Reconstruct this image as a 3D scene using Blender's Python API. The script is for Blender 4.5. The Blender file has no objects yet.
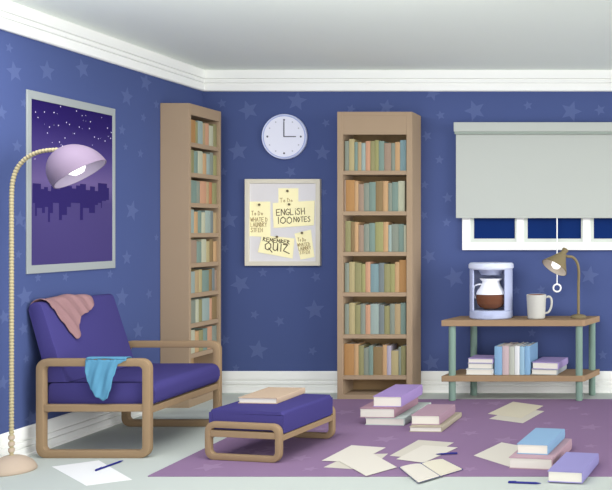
import bpy, bmesh, math, random
from mathutils import Vector, Matrix
random.seed(7)
PI = math.pi
scene = bpy.context.scene
C = scene.collection

# ------------------------------------------------------------ camera
F = 834.0; H = 1.364                       # focal length in pixels of a 612 px frame, eye height
cam_d = bpy.data.cameras.new('camera'); cam = bpy.data.objects.new('camera', cam_d); C.objects.link(cam)
cam_d.sensor_fit = 'HORIZONTAL'; cam_d.sensor_width = 36.0; cam_d.lens = F * 36.0 / 612.0
cam_d.shift_x = (306 - 655) / 612.0; cam_d.shift_y = (230 - 245) / 612.0
cam.location = (0, 0, H); cam.rotation_euler = (PI / 2, 0, 0)
cam_d.clip_start = 0.05; cam_d.clip_end = 60
scene.camera = cam
# ------------------------------------------------------------ world, lights, exposure
W = bpy.data.worlds.new('world'); scene.world = W; W.use_nodes = True
nt = W.node_tree; bg = nt.nodes['Background']; bg.inputs[0].default_value = (1.0, 0.99, 0.97, 1)
_tc = nt.nodes.new('ShaderNodeTexCoord'); _sp = nt.nodes.new('ShaderNodeSeparateXYZ'); _mr = nt.nodes.new('ShaderNodeMapRange')
nt.links.new(_tc.outputs['Generated'], _sp.inputs[0]); nt.links.new(_sp.outputs['X'], _mr.inputs['Value']); nt.links.new(_mr.outputs[0], bg.inputs[1])
_mr.inputs['From Min'].default_value = -0.1; _mr.inputs['From Max'].default_value = 0.9      # an overcast sky, dimmer towards the right
_mr.inputs['To Min'].default_value = 2.3; _mr.inputs['To Max'].default_value = 0.35
def sun(name, d, strength, angle):
    l = bpy.data.lights.new(name, 'SUN'); l.energy = strength; l.angle = math.radians(angle)
    o = bpy.data.objects.new(name, l); C.objects.link(o)
    o.rotation_euler = Vector(d).to_track_quat('-Z', 'Y').to_euler(); return o
sun('daylight', (-0.91, 0.40, -0.10), 2.8, 40)
def area(name, loc, size, d, power):
    l = bpy.data.lights.new(name, 'AREA'); l.shape = 'RECTANGLE'; l.size, l.size_y = size; l.energy = power
    o = bpy.data.objects.new(name, l); C.objects.link(o); o.location = loc
    o.rotation_euler = Vector(d).to_track_quat('-Z', 'Y').to_euler(); return o
area('added_overhead_fill', (-2.3, 4.2, 2.58), (2.8, 0.5), (0.0, 0.45, -1), 50)  # added fill lamp out of view overhead, brightens floor and seat tops
vs = scene.view_settings
vs.view_transform = 'Standard'; vs.look = 'None'; vs.exposure = 0.1; vs.gamma = 1.0; vs.use_curve_mapping = False
try: scene.cycles.max_bounces = 8; scene.cycles.diffuse_bounces = 6
except Exception: pass

# ------------------------------------------------------------ helpers
def lin(c):
    c = c / 255.0
    return c / 12.92 if c <= 0.04045 else ((c + 0.055) / 1.055) ** 2.4
MATS = {}
def M(name, rgb=None, k=1.0, rough=0.9, emit=0, spec=0.1, noise=0.0, scale=30.0, alpha=None):
    if name in MATS: return MATS[name]
    m = bpy.data.materials.new(name); m.use_nodes = True; nt = m.node_tree
    b = nt.nodes['Principled BSDF']
    col = tuple(min(0.97, lin(v) * k) for v in rgb) + (1,)
    b.inputs['Base Color'].default_value = col; b.inputs['Roughness'].default_value = rough
    b.inputs['Specular IOR Level'].default_value = spec
    if noise:
        tc = nt.nodes.new('ShaderNodeTexCoord'); nz = nt.nodes.new('ShaderNodeTexNoise'); nz.inputs['Scale'].default_value = scale
        mx = nt.nodes.new('ShaderNodeMix'); mx.data_type = 'RGBA'
        mx.inputs[6].default_value = tuple(v * (1 - noise) for v in col[:3]) + (1,)
        mx.inputs[7].default_value = tuple(min(1, v * (1 + noise)) for v in col[:3]) + (1,)
        nt.links.new(tc.outputs['Object'], nz.inputs['Vector']); nt.links.new(nz.outputs['Fac'], mx.inputs[0])
        nt.links.new(mx.outputs[2], b.inputs['Base Color'])
    if emit:
        b.inputs['Emission Color'].default_value = (1, 0.98, 0.95, 1); b.inputs['Emission Strength'].default_value = emit
    if alpha is not None: b.inputs['Alpha'].default_value = alpha
    MATS[name] = m; return m

MW = {}
def base(o, label, cat, group=None):
    o['label'] = label; o['category'] = cat
    if group: o['group'] = group
def thing(name, label, cat, loc=(0, 0, 0), rz=0.0, group=None):
    o = bpy.data.objects.new(name, None); o.empty_display_size = 0.05; C.objects.link(o)
    o.location = loc; o.rotation_euler = (0, 0, rz); base(o, label, cat, group)
    MW[o] = Matrix.Translation(loc) @ Matrix.Rotation(rz, 4, 'Z'); return o
def obj(name, bm, mats, parent=None, world=True, smooth=False, origin=None):
    """links bm as one mesh; world=True: coordinates are world ones and are moved into the parent's space"""
    if parent is not None and world: bm.transform(MW[parent].inverted())
    if origin is not None: bm.transform(Matrix.Translation(-Vector(origin)))
    bmesh.ops.recalc_face_normals(bm, faces=[f for f in bm.faces if f.tag is False])
    me = bpy.data.meshes.new(name); bm.to_mesh(me); bm.free()
    for m in (mats if isinstance(mats, (list, tuple)) else [mats]): me.materials.append(m)
    if smooth:
        for p in me.polygons: p.use_smooth = True
    o = bpy.data.objects.new(name, me); C.objects.link(o)
    if parent is not None:
        o.parent = parent; MW[o] = MW[parent]
    else:
        o.location = origin or (0, 0, 0); MW[o] = Matrix.Translation(origin or (0, 0, 0))
    return o
def struct(name, bm, mats):
    o = obj(name, bm, mats); o['kind'] = 'structure'; return o
def auto(o, ang=40):
    for p in o.data.polygons: p.use_smooth = True
    try: o.data.set_sharp_from_angle(angle=math.radians(ang))
    except Exception: pass
    return o
def box(bm, x0, x1, y0, y1, z0, z1, bev=0.0, seg=2, mi=0):
    t = bmesh.new()
    bmesh.ops.create_cube(t, size=1)
    for v in t.verts: v.co = Vector(((x0 + x1) / 2 + v.co.x * (x1 - x0), (y0 + y1) / 2 + v.co.y * (y1 - y0), (z0 + z1) / 2 + v.co.z * (z1 - z0)))
    if bev: bmesh.ops.bevel(t, geom=t.edges[:], offset=bev, segments=seg, affect='EDGES', profile=0.5)
    for f in t.faces: f.material_index = mi
    join(bm, t); return bm
def join(bm, t):
    me = bpy.data.meshes.new('tmp'); t.to_mesh(me); t.free(); bm.from_mesh(me); bpy.data.meshes.remove(me)
def B(*a, **k): return box(bmesh.new(), *a, **k)
def prism(bm, pts, axis, a0, a1, mi=0, bev=0.0, seg=2):
    """pts: closed 2D outline; axis 'x': (y,z), 'y': (x,z), 'z': (x,y)"""
    t = bmesh.new()
    def P(u, v, w): return {'x': (w, u, v), 'y': (u, w, v), 'z': (u, v, w)}[axis]
    A = [t.verts.new(P(u, v, a0)) for u, v in pts]; D = [t.verts.new(P(u, v, a1)) for u, v in pts]; n = len(pts)
    caps = [t.faces.new(A), t.faces.new(D[::-1])]
    for i in range(n): t.faces.new((A[i], D[i], D[(i + 1) % n], A[(i + 1) % n]))
    if bev:
        es = list({e for f in caps for e in f.edges})
        bmesh.ops.bevel(t, geom=es, offset=bev, segments=seg, affect='EDGES', profile=0.5)
    for f in t.faces: f.material_index = mi
    bmesh.ops.recalc_face_normals(t, faces=t.faces[:]); join(bm, t); return bm
def rrect(x0, x1, z0, z1, r, n=6):
    rs = r if isinstance(r, (list, tuple)) else [r] * 4      # order: bottom-right, top-right, top-left, bottom-left
    out = []
    for (cx, cz, a0, rr) in ((x1, z0, -90, rs[0]), (x1, z1, 0, rs[1]), (x0, z1, 90, rs[2]), (x0, z0, 180, rs[3])):
        sx = 1 if cx == x1 else -1; sz = 1 if cz == z1 else -1
        ox, oz = cx - sx * rr, cz - sz * rr
        for i in range(n + 1):
            a = math.radians(a0 + 90 * i / n); out.append((ox + rr * math.cos(a), oz + rr * math.sin(a)))
    return out
def ring(bm, x0, x1, z0, z1, t, r, y0, y1, bev=0.006):
    O = rrect(x0, x1, z0, z1, r); I = rrect(x0 + t, x1 - t, z0 + t, z1 - t, max(0.005, r - t * 0.75)); n = len(O)
    b = bmesh.new(); L = []
    for pts, y in ((O, y0), (I, y0), (I, y1), (O, y1)): L.append([b.verts.new((p[0], y, p[1])) for p in pts])
    for k in range(4):
        A, D = L[k], L[(k + 1) % 4]
        for i in range(n): b.faces.new((A[i], A[(i + 1) % n], D[(i + 1) % n], D[i]))
    if bev:
        es = [e for e in b.edges if any(e.verts[0] in Lk and e.verts[1] in Lk for Lk in L)]
        bmesh.ops.bevel(b, geom=es, offset=bev, segments=2, affect='EDGES', profile=0.5)
    bmesh.ops.recalc_face_normals(b, faces=b.faces[:]); join(bm, b); return bm
def tube(bm, pts, r, n=10, closed=False):
    pts = [Vector(p) for p in pts]; N = len(pts); rings = []
    rr = r if isinstance(r, (list, tuple)) else [r] * N
    up = None
    for i, p in enumerate(pts):
        a = pts[(i - 1) % N] if (closed or i) else p; b = pts[(i + 1) % N] if (closed or i < N - 1) else p
        t = (b - a).normalized()
        if up is None: up = Vector((0, 1, 0)) if abs(t.y) < 0.9 else Vector((1, 0, 0))
        u = (up - t * up.dot(t)).normalized(); w = t.cross(u); up = u
        rings.append([bm.verts.new(p + (u * math.cos(2 * PI * k / n) + w * math.sin(2 * PI * k / n)) * rr[i]) for k in range(n)])
    for i in range(N if closed else N - 1):
        A, D = rings[i], rings[(i + 1) % N]
        for k in range(n): bm.faces.new((A[k], A[(k + 1) % n], D[(k + 1) % n], D[k]))
    if not closed:
        bm.faces.new(rings[0][::-1]); bm.faces.new(rings[-1])
    return bm
def lathe(bm, prof, mat=None, n=40, sy=1.0, mi=0, closed=False):
    """prof: (radius, height) list, revolved round z"""
    t = bmesh.new(); rings = []
    for r, z in prof:
        if r < 1e-5: rings.append([t.verts.new((0, 0, z))])
        else: rings.append([t.verts.new((r * math.cos(2 * PI * k / n), r * sy * math.sin(2 * PI * k / n), z)) for k in range(n)])
    m = len(rings)
    for i in range(m if closed else m - 1):
        A, D = rings[i], rings[(i + 1) % m]
        if len(A) == 1 and len(D) == 1: continue
        for k in range(n):
            k2 = (k + 1) % n
            if len(A) == 1: t.faces.new((A[0], D[k], D[k2]))
            elif len(D) == 1: t.faces.new((A[k], A[k2], D[0]))
            else: t.faces.new((A[k], A[k2], D[k2], D[k]))
    for f in t.faces: f.material_index = mi
    bmesh.ops.recalc_face_normals(t, faces=t.faces[:])
    if mat is not None: t.transform(mat)
    join(bm, t); return bm
def frame_to(loc, axis):
    return Matrix.Translation(loc) @ Vector(axis).to_track_quat('Z', 'Y').to_matrix().to_4x4()
# measuring the room: a pixel of the photo to metres on the back wall / left wall / floor
LW = -3.794; BW = 7.0; CZ = 2.70
def on_back(px, py, Y=BW): return ((px - 655) * Y / F, H - (py - 230) * Y / F)
def on_left(px, py, X=LW):
    Y = X * F / (px - 655); return (Y, H - (py - 230) * Y / F)
def on_floor(px, py, z=0.0):
    Y = (H - z) * F / (py - 230); return ((px - 655) * Y / F, Y)
def star_pts(cx, cy, r, rot):
    return [(cx + (r if i % 2 == 0 else r * 0.45) * math.sin(rot + i * PI / 5), cy + (r if i % 2 == 0 else r * 0.45) * math.cos(rot + i * PI / 5)) for i in range(10)]
def flat(bm, pts3, mi=0):
    """one face with its normal as given (not recalculated)"""
    f = bm.faces.new([bm.verts.new(p) for p in pts3]); f.material_index = mi; return f

# ------------------------------------------------------------ materials
wall_m  = M('wallpaper_blue', (72, 85, 131), 1.0, noise=0.02, scale=3)
star_m  = M('wallpaper_star', (86, 99, 144), 0.97)
white_m = M('trim_white', (243, 244, 241), 0.95, rough=0.6)
ceil_m  = M('ceiling_paint', (197, 204, 195), 1.64, noise=0.01, scale=2)
floor_m = M('floor_pale', (197, 204, 198), 0.87, noise=0.01, scale=2)
rug_m   = M('rug_purple', (138, 112, 144), 0.94, noise=0.04, scale=200)
rugs_m  = M('rug_star', (148, 123, 154), 0.94)
wood_c  = M('wood_bookcase', (170, 148, 123), 0.82, noise=0.02, scale=6)
woodb_m = M('wood_bookcase_back', (166, 140, 104), 1.0)
wood_l  = M('wood_lounge', (163, 138, 108), 0.78, noise=0.03, scale=12)
wood_t  = M('wood_shelf_unit', (168, 141, 112), 0.76, noise=0.03, scale=12)
leg_m   = M('leg_green_grey', (120, 143, 132), 1.0)
navy_m  = M('cushion_indigo', (65, 60, 116), 1.0, noise=0.03, scale=300)
page_m  = M('pages', (228, 224, 214), 0.88)
paper_m = M('paper', (226, 220, 208), 0.82)
paperw_m= M('paper_white', (238, 239, 238), 0.92)
ink_m   = M('pen_navy', (42, 45, 120), 1.0, rough=0.4)
steel_m = M('poster_frame_grey', (160, 166, 166), 0.88)
pane_m  = M('window_night_glass', (18, 46, 105), 0.85, rough=0.2, spec=0.02)
blind_m = M('blind_fabric', (197, 202, 196), 0.78)
blindd_m= M('valance_line_grey', (166, 178, 168), 0.78)
cream_m = M('note_cream', (247, 229, 184), 1.15)
ink2_m  = M('note_ink', (78, 64, 42), 1.0)
ink3_m  = M('note_pencil', (165, 140, 95), 1.0)
bulb_m  = M('bulb', (255, 255, 255), 1.0, emit=1.0)
brass_m = M('desk_lamp_olive', (122, 110, 82), 1.0, rough=0.6)
house_m = M('coffee_maker_lilac', (186, 195, 226), 0.8, rough=0.5)

# ------------------------------------------------------------ setting
FY = 2.4; RX = 2.4                          # the room is built this far towards the camera and to the right
fl = struct('floor', B(LW - 0.1, RX, FY, BW + 0.1, -0.1, 0), floor_m)
ce = struct('ceiling', B(LW - 0.1, RX, FY, BW + 0.1, CZ, CZ + 0.1), ceil_m)
back_stars = [(222,103.4,5),(248.5,110.2,10.5),(296.8,101,10.5),(326,123,4.5),(322.5,153,8.5),(238,151,10.5),(290.7,172,6),(223.5,172,4.5),
 (240.4,284,10.5),(263,272.7,5),(290.7,269,5),(316,277,5.5),(314.7,309.8,10.5),(254.7,314.7,5),(279.7,321.3,5.5),(225.2,340,5.5),(258,350,10.5),
 (312.5,351,5),(236,368,4),(229,220,10),(224.7,248.5,4.5),(323.7,192.4,4),(432.4,93.3,8),(440.6,115.3,5),(475,110.6,11),(426.9,136,5.5),
 (527.9,105.5,5),(571,111.4,11),(600,110,6),(439.5,159.8,4.8),(424.5,184.8,4.5),(447.7,197.7,5.8),(446.6,222.7,4.8),(424,215.4,4.5),
 (429.3,256.6,7.5),(454.4,277.4,11),(589.4,275.4,10),(516.5,290.5,4.5),(541.3,289.6,4.5),(532,333,4.5),(602.8,355,5),(431.6,362.7,9),
 (351,109,5),(386.4,107,8),(640,150,8),(672,240,10),(700,180,5),(665,330,7),(720,290,10),(740,120,8),(690,100,5),(760,220,6),(780,340,9)]
bm = B(LW - 0.1, RX, BW, BW + 0.1, -0.1, CZ + 0.1)
for i, (px, py, r) in enumerate(back_stars):
    x, z = on_back(px, py); R_ = r * BW / F
    flat(bm, [(a, BW - 0.0008, b) for a, b in star_pts(x, z, R_, random.uniform(-0.5, 0.5))], 1)
def keep_normals_wall(name, bm):
    me = bpy.data.meshes.new(name); bm.to_mesh(me); bm.free()
    me.materials.append(wall_m); me.materials.append(star_m)
    o = bpy.data.objects.new(name, me); C.objects.link(o); o['kind'] = 'structure'; return o
wb = keep_normals_wall('wall_back', bm)
left_stars = [(9.2,47.8,5.5),(14.4,71.8,11),(47,71,11),(82.4,68.7,10.5),(126.8,96.7,10),(145.6,82.3,10),(122,129.9,6),(143.3,117.6,5),(125.5,147,4),
 (140.4,153.7,5),(1.3,112.4,8),(17,146.3,7),(156.3,104.5,5),(23.5,103.2,5),(132,210.7,11),(126.8,257.7,8),(19.6,219.3,9),(25.6,225.8,5),(18.3,254.6,5),
 (156.3,237.6,4),(65.4,277,5),(110,274.2,5),(24.8,296.6,11),(37.9,277.8,5),(122,297.4,10.5),(149,294,5.5),(138,330.6,9),(3.9,317,8),(23.5,328.8,7),
 (26,358.8,4.5),(2.6,382.9,8),(31.4,418.3,9),(-30,80,10),(-35,200,9),(-22,300,10),(-60,140,8),(-55,350,9)]
bm = B(LW - 0.1, LW, FY, BW, -0.1, CZ + 0.1)
for px, py, r in left_stars:
    y, z = on_left(px, py); R_ = r * y / F
    if y > FY + 0.15: flat(bm, [(LW + 0.0008, a, b) for a, b in star_pts(y, z, R_, random.uniform(-0.3, 0.3))], 1)
wl = keep_normals_wall('wall_left', bm)
crown = [(0, 0), (0.034, 0), (0.034, 0.068), (0.014, 0.071), (0.014, 0.082), (0.031, 0.085), (0.031, 0.104), (0.012, 0.107), (0.012, 0.117), (0.026, 0.120), (0.026, 0.166), (0.018, 0.174), (0, 0.174)]
skirt = [(0, 0), (0.022, 0), (0.022, 0.014), (0.016, 0.018), (0.018, 0.056), (0.002, 0.058), (0.002, 0.072), (0.017, 0.074), (0.017, 0.094), (0.002, 0.096), (0.002, 0.110), (0.015, 0.112), (0.013, 0.172), (0.008, 0.18), (0, 0.18)]
struct('trim_1', prism(bmesh.new(), [(BW - d, CZ - h) for d, h in crown], 'x', LW, RX), white_m)
struct('trim_2', prism(bmesh.new(), [(LW + d, CZ - h) for d, h in crown], 'y', FY, BW), white_m)
struct('baseboard_back', prism(bmesh.new(), [(BW - d, h) for d, h in skirt], 'x', LW, RX), white_m)
struct('baseboard_left', prism(bmesh.new(), [(LW + d, h) for d, h in skirt], 'y', FY, BW), white_m)

# window behind the blind: panes of night glass in a white frame
wx0, wz0 = on_back(463, 250); wx1 = on_back(645, 250)[0]; wz1 = 2.2
win = bpy.data.objects.new('window_1', None); C.objects.link(win); win['kind'] = 'structure'
win.location = ((wx0 + wx1) / 2, BW, wz0); MW[win] = Matrix.Translation(win.location)
bm = bmesh.new(); y0 = BW - 0.034
jw = 8 * BW / F
box(bm, wx0, wx1, y0, BW, wz0, wz0 + 8 * BW / F, 0.003); box(bm, wx0, wx1, y0, BW, wz1 - jw, wz1, 0.003)
box(bm, wx0, wx0 + jw, y0, BW, wz0 + jw, wz1 - jw, 0.003); box(bm, wx1 - jw, wx1, y0, BW, wz0 + jw, wz1 - jw, 0.003)
for a in (517, 583):
    X0 = on_back(a, 0)[0]; box(bm, X0, X0 + 7.5 * BW / F, y0 + 0.004, BW, wz0 + jw, wz1 - jw, 0.003)
obj('window_frame', bm, white_m, win)
bm = bmesh.new()
sash = M('window_sash_grey', (200, 206, 198))
for a, b in ((471, 517), (524.5, 583), (590.5, 637)):
    x0, x1 = on_back(a, 0)[0], on_back(b, 0)[0]; z0 = wz0 + jw; z1 = wz1 - jw; s = 3.4 * BW / F
    box(bm, x0, x1, y0 + 0.012, BW, z0, z0 + s, 0.001); box(bm, x0, x0 + s, y0 + 0.012, BW, z0 + s, z1, 0.001)
    box(bm, x1 - s * 0.5, x1, y0 + 0.012, BW, z0 + s, z1, 0.001)
obj('window_sash', bm, sash, win)
for a, b in ((471, 517), (524.5, 583), (590.5, 637)):
    x0, x1 = on_back(a, 0)[0], on_back(b, 0)[0]
    obj('window_pane', B(x0, x1, BW - 0.012, BW - 0.004, wz0 + jw, wz1 - jw), pane_m, win)

# ------------------------------------------------------------ rug
rx0, rx1, ry0, ry1 = on_floor(147.5, 476.8)[0], 0.75, on_floor(147, 476.8)[1], 6.70
bm = B(rx0, rx1, ry0, ry1, 0.0, 0.006, 0.002)
seen = [(386,440),(357,454),(495,404),(511,414),(545,402),(573,409),(585,415),(548,424),(562,431),(590,428),(463,420),(470,434),(345,413),(352,400),
        (242,452),(258,455),(275,449),(190,463),(210,468),(233,472),(300,459),(297,437),(310,470),(470,470),(476,404),(590,447),(505,441),(320,430)]
for px, py in seen:
    x, y = on_floor(px, py); R_ = random.choice((0.05, 0.07, 0.09))
    if rx0 + 0.1 < x < rx1 - 0.1 and ry0 + 0.1 < y < ry1 - 0.1:
        flat(bm, [(a, b, 0.0065) for a, b in star_pts(x, y, R_, random.uniform(0, 1))][::-1], 1)
me = bpy.data.meshes.new('rug'); 
o = obj('rug', bm, [rug_m, rugs_m]); base(o, 'large purple star patterned rug under the footstool and floor books', 'rug')
RZ = 0.0068

# ------------------------------------------------------------ books
PAL = {'ob': ('orange brown', (186, 136, 84)), 'og': ('light orange', (208, 166, 122)), 'sa': ('salmon', (212, 158, 128)), 'ta': ('tan', (186, 162, 124)),
 'yt': ('yellow tan', (190, 176, 130)), 'ol': ('olive', (150, 148, 104)), 'yg': ('yellow green', (160, 160, 106)), 'gt': ('grey teal', (136, 148, 138)),
 'te': ('teal', (122, 150, 144)), 'lb': ('pale blue', (158, 180, 178)), 'cr': ('cream', (198, 202, 178)), 'br': ('brown', (142, 118, 82)),
 'mv': ('mauve grey', (164, 140, 124)), 'lv': ('lavender', (188, 182, 208)), 'bt': ('blue teal', (124, 158, 168)), 'sl': ('slate', (116, 130, 136)), 're': ('rust red', (190, 124, 90))}
ORD = ['first', 'second', 'third', 'fourth', 'fifth', 'sixth', 'seventh', 'eighth', 'ninth', 'tenth', 'eleventh', 'twelfth', 'thirteenth']
def book_meshes(t, d, h, fn, cov=0.003):
    """t thickness, d depth from the spine, h height; fn(t,d,h)->xyz in the book's own space"""
    sp = [(0, 0.004), (t * 0.15, 0.0015), (t * 0.5, 0), (t * 0.85, 0.0015), (t, 0.004)]
    out = sp + [(t, d), (t - cov, d), (t - cov, 0.007), (cov, 0.007), (cov, d), (0, d)]
    a = bmesh.new(); n = len(out)
    A = [a.verts.new(fn(p, q, 0)) for p, q in out]; D = [a.verts.new(fn(p, q, h)) for p, q in out]
    a.faces.new(A); a.faces.new(D[::-1])
    for i in range(n): a.faces.new((A[i], D[i], D[(i + 1) % n], A[(i + 1) % n]))
    bmesh.ops.recalc_face_normals(a, faces=a.faces[:])
    b = bmesh.new(); vs_ = [b.verts.new(fn(p, q, r)) for r in (0.004, h - 0.004) for p, q in ((cov, 0.007), (t - cov, 0.007), (t - cov, d - 0.005), (cov, d - 0.005))]
    for f in ((0, 1, 2, 3), (4, 5, 6, 7), (0, 1, 5, 4), (1, 2, 6, 5), (2, 3, 7, 6), (3, 0, 4, 7)): b.faces.new([vs_[i] for i in f])
    bmesh.ops.recalc_face_normals(b, faces=b.faces[:])
    return a, b
def standing_book(x, y, z, t, d, h, rz, mat, label, group):
    r = thing('book', label, 'book', (x, y, z), rz, group)
    a, b = book_meshes(t, d, h, lambda p, q, s: (p, q, s))
    obj('cover', a, mat, r, world=False); obj('pages', b, page_m, r, world=False); return r
def lying_book(x1, y, z, w, L, t, rz, mat, label, group=None, pages=None):
    """x1,y: near right corner; spine on the right, page ends towards the camera; built about its near left corner"""
    r = thing('book', label, 'book', (x1, y, z), rz, group)
    a, b = book_meshes(t, w, L, lambda p, q, s: (-q, s, p), cov=0.0045)
    obj('cover', a, mat, r, world=False); obj('pages', b, pages or page_m, r, world=False); return r

# ------------------------------------------------------------ bookcase by the window side (frontal)
X0, X1, Y0, Y1, T = -2.561, -1.956, 6.72, 6.972, 2.317
sc = F / Y0
def zy(py): return H - (py - 230) / sc
bc = thing('bookcase', 'wide wooden bookcase between the pinboard and the window, facing the camera', 'bookcase', ((X0 + X1) / 2, Y0, 0))
st = 0.047; sL = 0.045
obj('side_panel', B(X0, X0 + sL, Y0, Y1, 0, T, 0.002), wood_c, bc); obj('side_panel', B(X1 - st, X1, Y0, Y1, 0, T, 0.002), wood_c, bc)
obj('back_panel', B(X0 + sL, X1 - st, Y1 - 0.015, Y1, 0.03, T - 0.02), woodb_m, bc)
obj('top_panel', B(X0 + sL, X1 - st, Y0, Y1 - 0.015, T - 0.03, T, 0.002), wood_c, bc)
obj('head_rail', B(X0 + sL, X1 - st, Y0 + 0.001, Y0 + 0.03, zy(134.5), T - 0.03), wood_c, bc)
tops = [170.6, 211.3, 251.9, 292.5, 334.6, 375.6]
obj('plinth', B(X0 + sL, X1 - st, Y0, Y1 - 0.015, 0.0, 0.035, 0.002), wood_c, bc)
rows = [
 ([('gt',88,115),('yt',115,148),('te',148,168),('ta',168,190),('lb',190,215),('sa',215,245),('ol',245,272),('yg',272,297),('te',297,330),('mv',330,372),('gt',372,397),('og',397,427),('bt',427,465)], [141,139,142,142,143,141,141,140,141,143,143,142,140]),
 ([('mv',82,95),('ob',95,148),('og',148,172),('mv',172,205),('gt',205,238),('te',238,278),('br',278,322),('og',322,355),('gt',355,378),('te',378,415),('cr',415,455)], [180,180,181,184,183,182,181,181,183,182,181]),
 ([('mv',82,92),('ol',92,125),('br',125,148),('og',148,172),('mv',172,205),('gt',205,238),('te',238,275),('yg',275,325),('og',325,355),('lb',355,375),('gt',375,418),('te',418,450),('cr',450,465)], [221,221,222,222,225,224,223,222,222,225,224,224,225]),
 ([('gt',88,115),('yt',115,150),('ol',150,190),('yg',190,215),('sa',215,245),('bt',245,297),('sl',297,330),('ol',330,365),('yg',365,395),('og',395,422),('ob',422,465)], [263,262,263,264,262,264,263,264,264,262,260]),
 ([('gt',88,115),('yt',115,150),('ol',150,185),('gt',185,215),('sa',215,245),('lb',245,297),('sl',297,330),('ol',330,365),('gt',365,395),('ta',395,430),('te',430,462)], [304,303,305,304,305,304,305,306,304,304,303]),
 ([('ob',82,145),('og',145,172),('ol',172,205),('gt',205,235),('te',235,262),('br',262,320),('og',320,346),('lv',346,372),('yt',372,418),('gt',418,434),('ol',434,462)], [344,344,346,348,346,347,345,346,351,347,346,347])]
for i, ty in enumerate(tops):
    ztop = zy(ty); obj('shelf', B(X0 + sL, X1 - st, Y0 + 0.004, Y1 - 0.015, ztop - 0.033, ztop, 0.002), wood_c, bc)
    row, hts = rows[i]
    for j, (c, a, b) in enumerate(row):
        yb = Y0 + 0.022
        xa = (330 + a / 6.12 - 655) * yb / F; xb = (330 + b / 6.12 - 655) * yb / F
        xa = max(xa, X0 + sL + 0.001); xb = min(xb, X1 - st - 0.001)
        h = ztop and (H - (hts[j] - 230) * yb / F) - ztop
        nm, rgb = PAL[c]
        standing_book(xa + 0.0004, yb + random.uniform(0, 0.006), ztop + 0.0003, xb - xa - 0.0008, 0.165, h, 0, M('book_' + nm.replace(' ', '_'), tuple(v * 0.8 + w_ * 0.2 for v, w_ in zip(rgb, (150, 140, 115))), 0.8),
                      f'{nm} book, {ORD[j]} from left, {ORD[i]} shelf from top, wide bookcase', 'books in the wide bookcase')

# ------------------------------------------------------------ narrow bookcase against the left wall, facing right
X0, X1, Y0, Y1, T = LW + 0.003, -3.570, 6.39, 6.862, 2.337; SKX = LW + 0.024
bl = thing('bookcase', 'narrow wooden bookcase against the left wall, beside the lounge chair', 'bookcase', (X1, (Y0 + Y1) / 2, 0))
w = 0.03; s1 = F / Y0
notch = [(SKX, 0), (X1, 0), (X1, T), (X0, T), (X0, 0.19), (SKX, 0.19)]
for pa in (Y0, Y1 - w): obj('side_panel', prism(bmesh.new(), notch, 'y', pa, pa + w, bev=0.002), wood_c, bl)
obj('back_panel', B(X0, X0 + 0.012, Y0 + w, Y1 - w, 0.195, T - 0.02), woodb_m, bl)
obj('top_panel', B(X0 + 0.012, X1, Y0 + w, Y1 - w, T - 0.085, T, 0.002), wood_c, bl)
obj('plinth', B(SKX, X1, Y0 + w, Y1 - w, 0.0, 0.06, 0.002), wood_c, bl)
lrows = [
 [('ob',205,235),('ol',235,245),('lb',245,268),('ta',268,280),('sa',280,297),('cr',297,318),('ol',318,335)],
 [('ol',205,228),('te',228,245),('cr',245,268),('og',268,285),('lb',285,302),('gt',302,318),('yg',318,335)],
 [('te',205,240),('gt',240,255),('sa',255,285),('ta',285,298),('re',298,312),('ol',312,335)],
 [('lb',205,228),('og',228,245),('te',245,262),('cr',262,280),('lb',280,305),('sl',305,318),('ta',318,335)],
 [('mv',205,240),('te',240,262),('cr',262,285),('yt',285,300),('br',300,318),('og',318,335)],
 [('lb',205,232),('ta',232,250),('yt',250,265),('te',265,297),('br',297,312),('sl',312,325),('mv',325,335)],
 [('gt',205,235),('cr',235,250),('ol',250,265),('lb',265,300),('sa',300,312),('br',312,335)],
 [('cr',205,232),('og',232,250),('ol',250,270),('te',270,290),('sa',290,312),('gt',312,335)]]
for i in range(8):
    ztop = 2.041 - 0.2335 * i
    obj('shelf', B(X0 + 0.012, X1 - 0.004, Y0 + w, Y1 - w, ztop - 0.034, ztop, 0.002), wood_c, bl)
    ya, yb = Y0 + w + 0.002, Y1 - w - 0.002
    for j, (c, a, b) in enumerate(lrows[i]):
        p = ya + (a - 205) / 130 * (yb - ya); q = ya + (b - 205) / 130 * (yb - ya)
        nm, rgb = PAL[c]
        standing_book(X1 - 0.016, p + 0.0004, ztop + 0.0003, q - p - 0.0008, 0.15, 0.163 + random.uniform(0, 0.02), PI / 2, M('book_' + nm.replace(' ', '_'), tuple(v * 0.8 + w_ * 0.2 for v, w_ in zip(rgb, (150, 140, 115))), 0.8),
                      f'{nm} book, {ORD[j]} from camera side, {ORD[i]} shelf from top, narrow bookcase', 'books in the narrow bookcase')

# ------------------------------------------------------------ lounge chair
chair = thing('lounge_chair', 'low wooden framed lounge chair with indigo cushions by the left wall', 'chair', (-3.36, 5.4, 0))
cx0, cx1, cT = -3.700, -3.019, 0.594
for (a, b) in ((4.98, 5.022), (5.778, 5.82)):
    fr = obj('arm_frame', ring(bmesh.new(), cx0, cx1, 0.0, cT, 0.046, 0.06, a, b), wood_l, chair); auto(fr)
    obj('cross_rail', B(cx0 + 0.046, cx1 - 0.046, a + 0.004, b - 0.004, 0.277, 0.319, 0.004), wood_l, chair)
obj('front_rail', B(cx1 - 0.044, cx1 - 0.006, 5.022, 5.778, 0.262, 0.303, 0.004), wood_l, chair)
obj('rear_rail', B(cx0 + 0.006, cx0 + 0.042, 5.022, 5.778, 0.262, 0.303, 0.004), wood_l, chair)
sa_, sb_ = 5.026, 5.774
auto(obj('seat_cushion', prism(bmesh.new(), rrect(-3.655, -3.012, 0.305, 0.441, [0.05, 0.05, 0.02, 0.02]), 'y', sa_, sb_, bev=0.008), navy_m, chair))
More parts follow.
